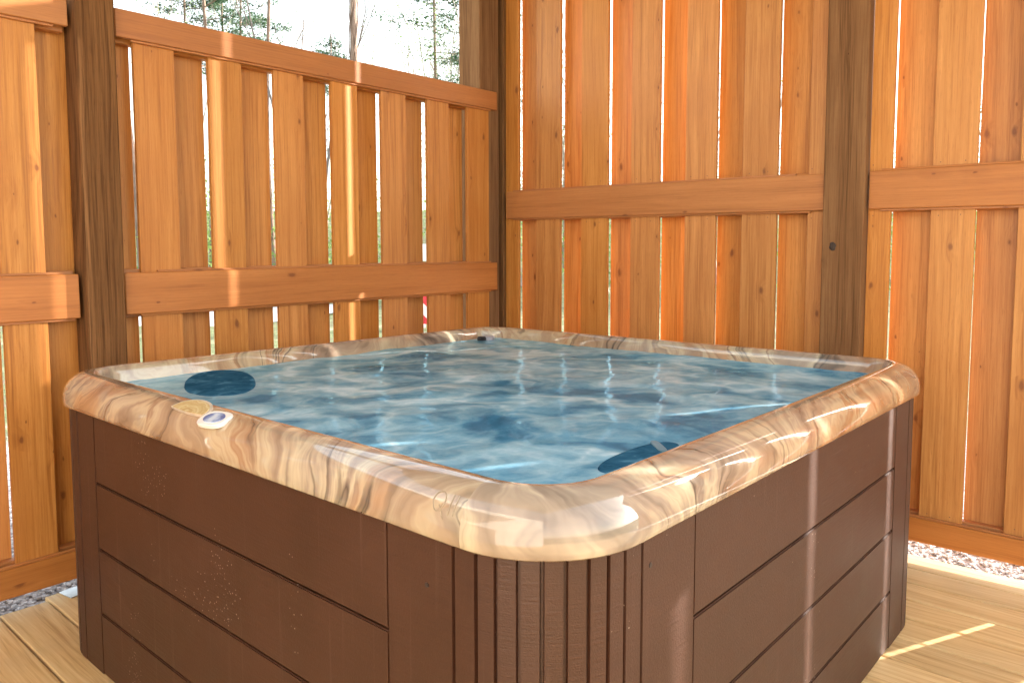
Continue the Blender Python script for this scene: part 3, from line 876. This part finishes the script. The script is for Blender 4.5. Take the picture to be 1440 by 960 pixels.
pine(201, 24, .105, 'thick leaning trunk just right of the brown left post', 15, 9.5, 14, .7, lean=-.35)
pine(272, 34, .07, 'slim pine with a tufted crown, first pine right of the leaning trunk', 17, 7.5, 24)
pine(298, 30, .085, 'straight dark pine trunk between two tufted pines, above the left fence', 18, 8.0, 18, .8)
pine(322, 36, .08, 'pine with wide green tufts at the centre of the left pine group', 16, 7.6, 28, 1.1)
pine(347, 33, .07, 'rightmost pine of the left group, sparse tufts low on its trunk', 15, 7.0, 22, .9)
pine(389, 26, .075, 'bare straight trunk standing alone left of the branching bare tree', 16, 11.5, 10, .5)
bare_tree(427, 24, .06, 'leafless tree forking into many thin upright branches above the left fence', 12, 4, 0, 3, spread=.16)
pine(504, 20, .125, 'thick straight trunk wound with pale vines, in the middle of the open sky', 17, 11, 10, .6, vines=True)
pine(476, 31, .05, 'small pine with one blue-green tuft just left of the vine-covered trunk', 9.5, 7.2, 10, .7)
pine(614, 28, .07, 'thin pine with a few flat tufts right of the vine-covered trunk', 16, 6.5, 20, .55)
pine(668, 26, .085, 'green-tufted pine beside the far corner post', 15, 5.2, 30, .85)
bare_tree(640, 30, .06, 'pale budding tree with fine yellow-green twigs between two pines', 9.5, 5, 5, 2, spread=.2, mat='twig')
bare_tree(560, 33, .05, 'faint pale bare tree low over the left fence, right of the thick trunk', 8.2, 4, 3, 2, spread=.25, mat='twig')
for (px, dist, h, ld, ds) in [(585,34,8.6,0,'faint pale bare tree below the open sky, second right of the thick trunk'),(626,27,8.8,0,'pale bare tree just right of the thin flat-tufted pine'),(655,32,10.2,0,'pale bare tree crowded against the pine beside the corner post'),(452,36,9.6,0,'small pale bare tree between forked bare tree and vine-covered trunk'),(240,33,11.5,0,'tall pale bare tree behind the leaning trunk')]:
    bare_tree(px, dist, .05, ds, h*1.45, 5, 3, 3, spread=.25, mat='twig')
# woods seen only through the slots of the tall fence, and low growth on the bank
slot = [(735,26,9),(795,30,8.5),(858,24,8.5),(932,28,8),(1010,26,8.5),(1095,30,8),(1258,27,8.5),(1378,25,8)]
desc = ['first slot from the corner post','second slot from the corner post','third slot from the corner post','fourth slot from the corner post','fifth slot from the corner post','slot just left of the grey-brown post','first slot right of the grey-brown post','second slot right of the grey-brown post']
for (px, dist, h), ds in zip(slot, desc):
    bare_tree(px, dist, .07, 'pale twiggy tree seen through the ' + ds, h, 4, 4, 3, spread=.3, mat='twig')

# undergrowth on the bank: one mass
bt = bmesh.new()
for k in range(1100):
    px = R_.uniform(100, 1500); dist = R_.uniform(20, 62)
    P = place(px, dist)
    c = P + Vector((0, 0, R_.uniform(.1, 1.2 + dist*.06)))
    clump(bt, c, R_.uniform(.5, 1.3), 50, .17, .9)
o = mesh_obj('undergrowth', bt, M['spring']); tag(o, 'light green brush covering the bank beyond the fence', 'undergrowth', kind='stuff')

# red and white striped barricade seen through the slots
bx = empty('barricade', place(589, 13.5) + Vector((0, 0, .12)))
tag(bx, 'red and white striped barricade glimpsed through slots left of the corner post', 'barricade')
bx.rotation_euler.z = math.atan2(RV.y, RV.x)
def stripe_mat():
    N = newmat('striped_board')
    tc = N.n('ShaderNodeTexCoord').outputs['Object']
    s = N.n('ShaderNodeSeparateXYZ', ins={0: tc})
    d = N.math('FRACT', N.math('MULTIPLY', N.math('ADD', s.outputs[0], N.math('ADD', s.outputs[2], .16)), 2.0))
    N.principled(Base_Color=N.mix(N.math('GREATER_THAN', d, .42), (.8,.78,.78), (.62,.03,.045)), Roughness=.5)
    return N.m
M['stripe'] = stripe_mat()
bm = bmesh.new(); add_box(bm, 0, .66, -.02, .02, .10, .62); mesh_obj('striped_board', bm, M['stripe'], bx)
bm = bmesh.new(); add_box(bm, -.02, .95, -.02, .02, 1.22, 1.52); mesh_obj('top_board', bm, M['whitep'], bx)
for x in (.04, .60):
    for y1 in (-.35, .40):
        bm = bmesh.new()
        add_tube(bm, [(x, .035 if y1 > 0 else .03, 1.50), (x, y1, 0)], [.02, .02], 8); mesh_obj('leg', bm, M['whitep'], bx)

# ------------------------------------------------------------------ light
SUN_AZ = math.atan2(-.465, 1.0)        # direction towards the sun in the ground plane
SUN_EL = math.atan(.300)
w = bpy.data.worlds.new('World'); sc.world = w; w.use_nodes = True
nt = w.node_tree; nt.nodes.clear()
sky = nt.nodes.new('ShaderNodeTexSky'); sky.sky_type = 'NISHITA'; sky.sun_disc = False
sky.sun_elevation = SUN_EL
sky.sun_rotation = PI/2 - SUN_AZ
sky.air_density = 1.3; sky.dust_density = 2.0; sky.ozone_density = .3
hz = nt.nodes.new('ShaderNodeHueSaturation'); hz.inputs['Saturation'].default_value = .40   # hazy, nearly white sky
nt.links.new(sky.outputs[0], hz.inputs['Color'])
bg = nt.nodes.new('ShaderNodeBackground'); bg.inputs[1].default_value = .15
out = nt.nodes.new('ShaderNodeOutputWorld')
nt.links.new(hz.outputs[0], bg.inputs[0]); nt.links.new(bg.outputs[0], out.inputs[0])
sd = bpy.data.lights.new('sun', 'SUN'); sd.energy = 3.3; sd.angle = math.radians(.53); sd.color = (1.0, .93, .84)
so = bpy.data.objects.new('sun', sd); COL.objects.link(so)
tosun = Vector((math.cos(SUN_AZ)*math.cos(SUN_EL), math.sin(SUN_AZ)*math.cos(SUN_EL), math.sin(SUN_EL)))
so.rotation_euler = tosun.to_track_quat('Z', 'Y').to_euler(); so.location = (6, -2, 5)

# ------------------------------------------------------------------ camera
cd = bpy.data.cameras.new('camera'); co = bpy.data.objects.new('camera', cd); COL.objects.link(co)
r = Vector((.66050524, -.75081991, -.00151045)); u = Vector((.05715167, .04827091, .99719788)); f = Vector((.74864311, .65874075, -.0747938))
mw = Matrix((r, u, -f)).transposed().to_4x4(); mw.translation = CAM
co.matrix_world = mw
cd.sensor_width = 36; cd.lens = 1070.68/1440*36; cd.shift_y = -41.958/1440
cd.clip_start = .02; cd.clip_end = 1000
sc.camera = co
sc.view_settings.view_transform = 'Standard'; sc.view_settings.look = 'None'
sc.view_settings.exposure = 2.44; sc.view_settings.gamma = 1
sc.render.resolution_x = 1024; sc.render.resolution_y = 682
sc.cycles.use_denoising = True
try: sc.cycles.denoiser = 'OPENIMAGEDENOISE'
except Exception: pass
sc.cycles.max_bounces = 10; sc.cycles.diffuse_bounces = 6; sc.cycles.glossy_bounces = 5; sc.cycles.transparent_max_bounces = 10
sc.cycles.sample_clamp_indirect = 8
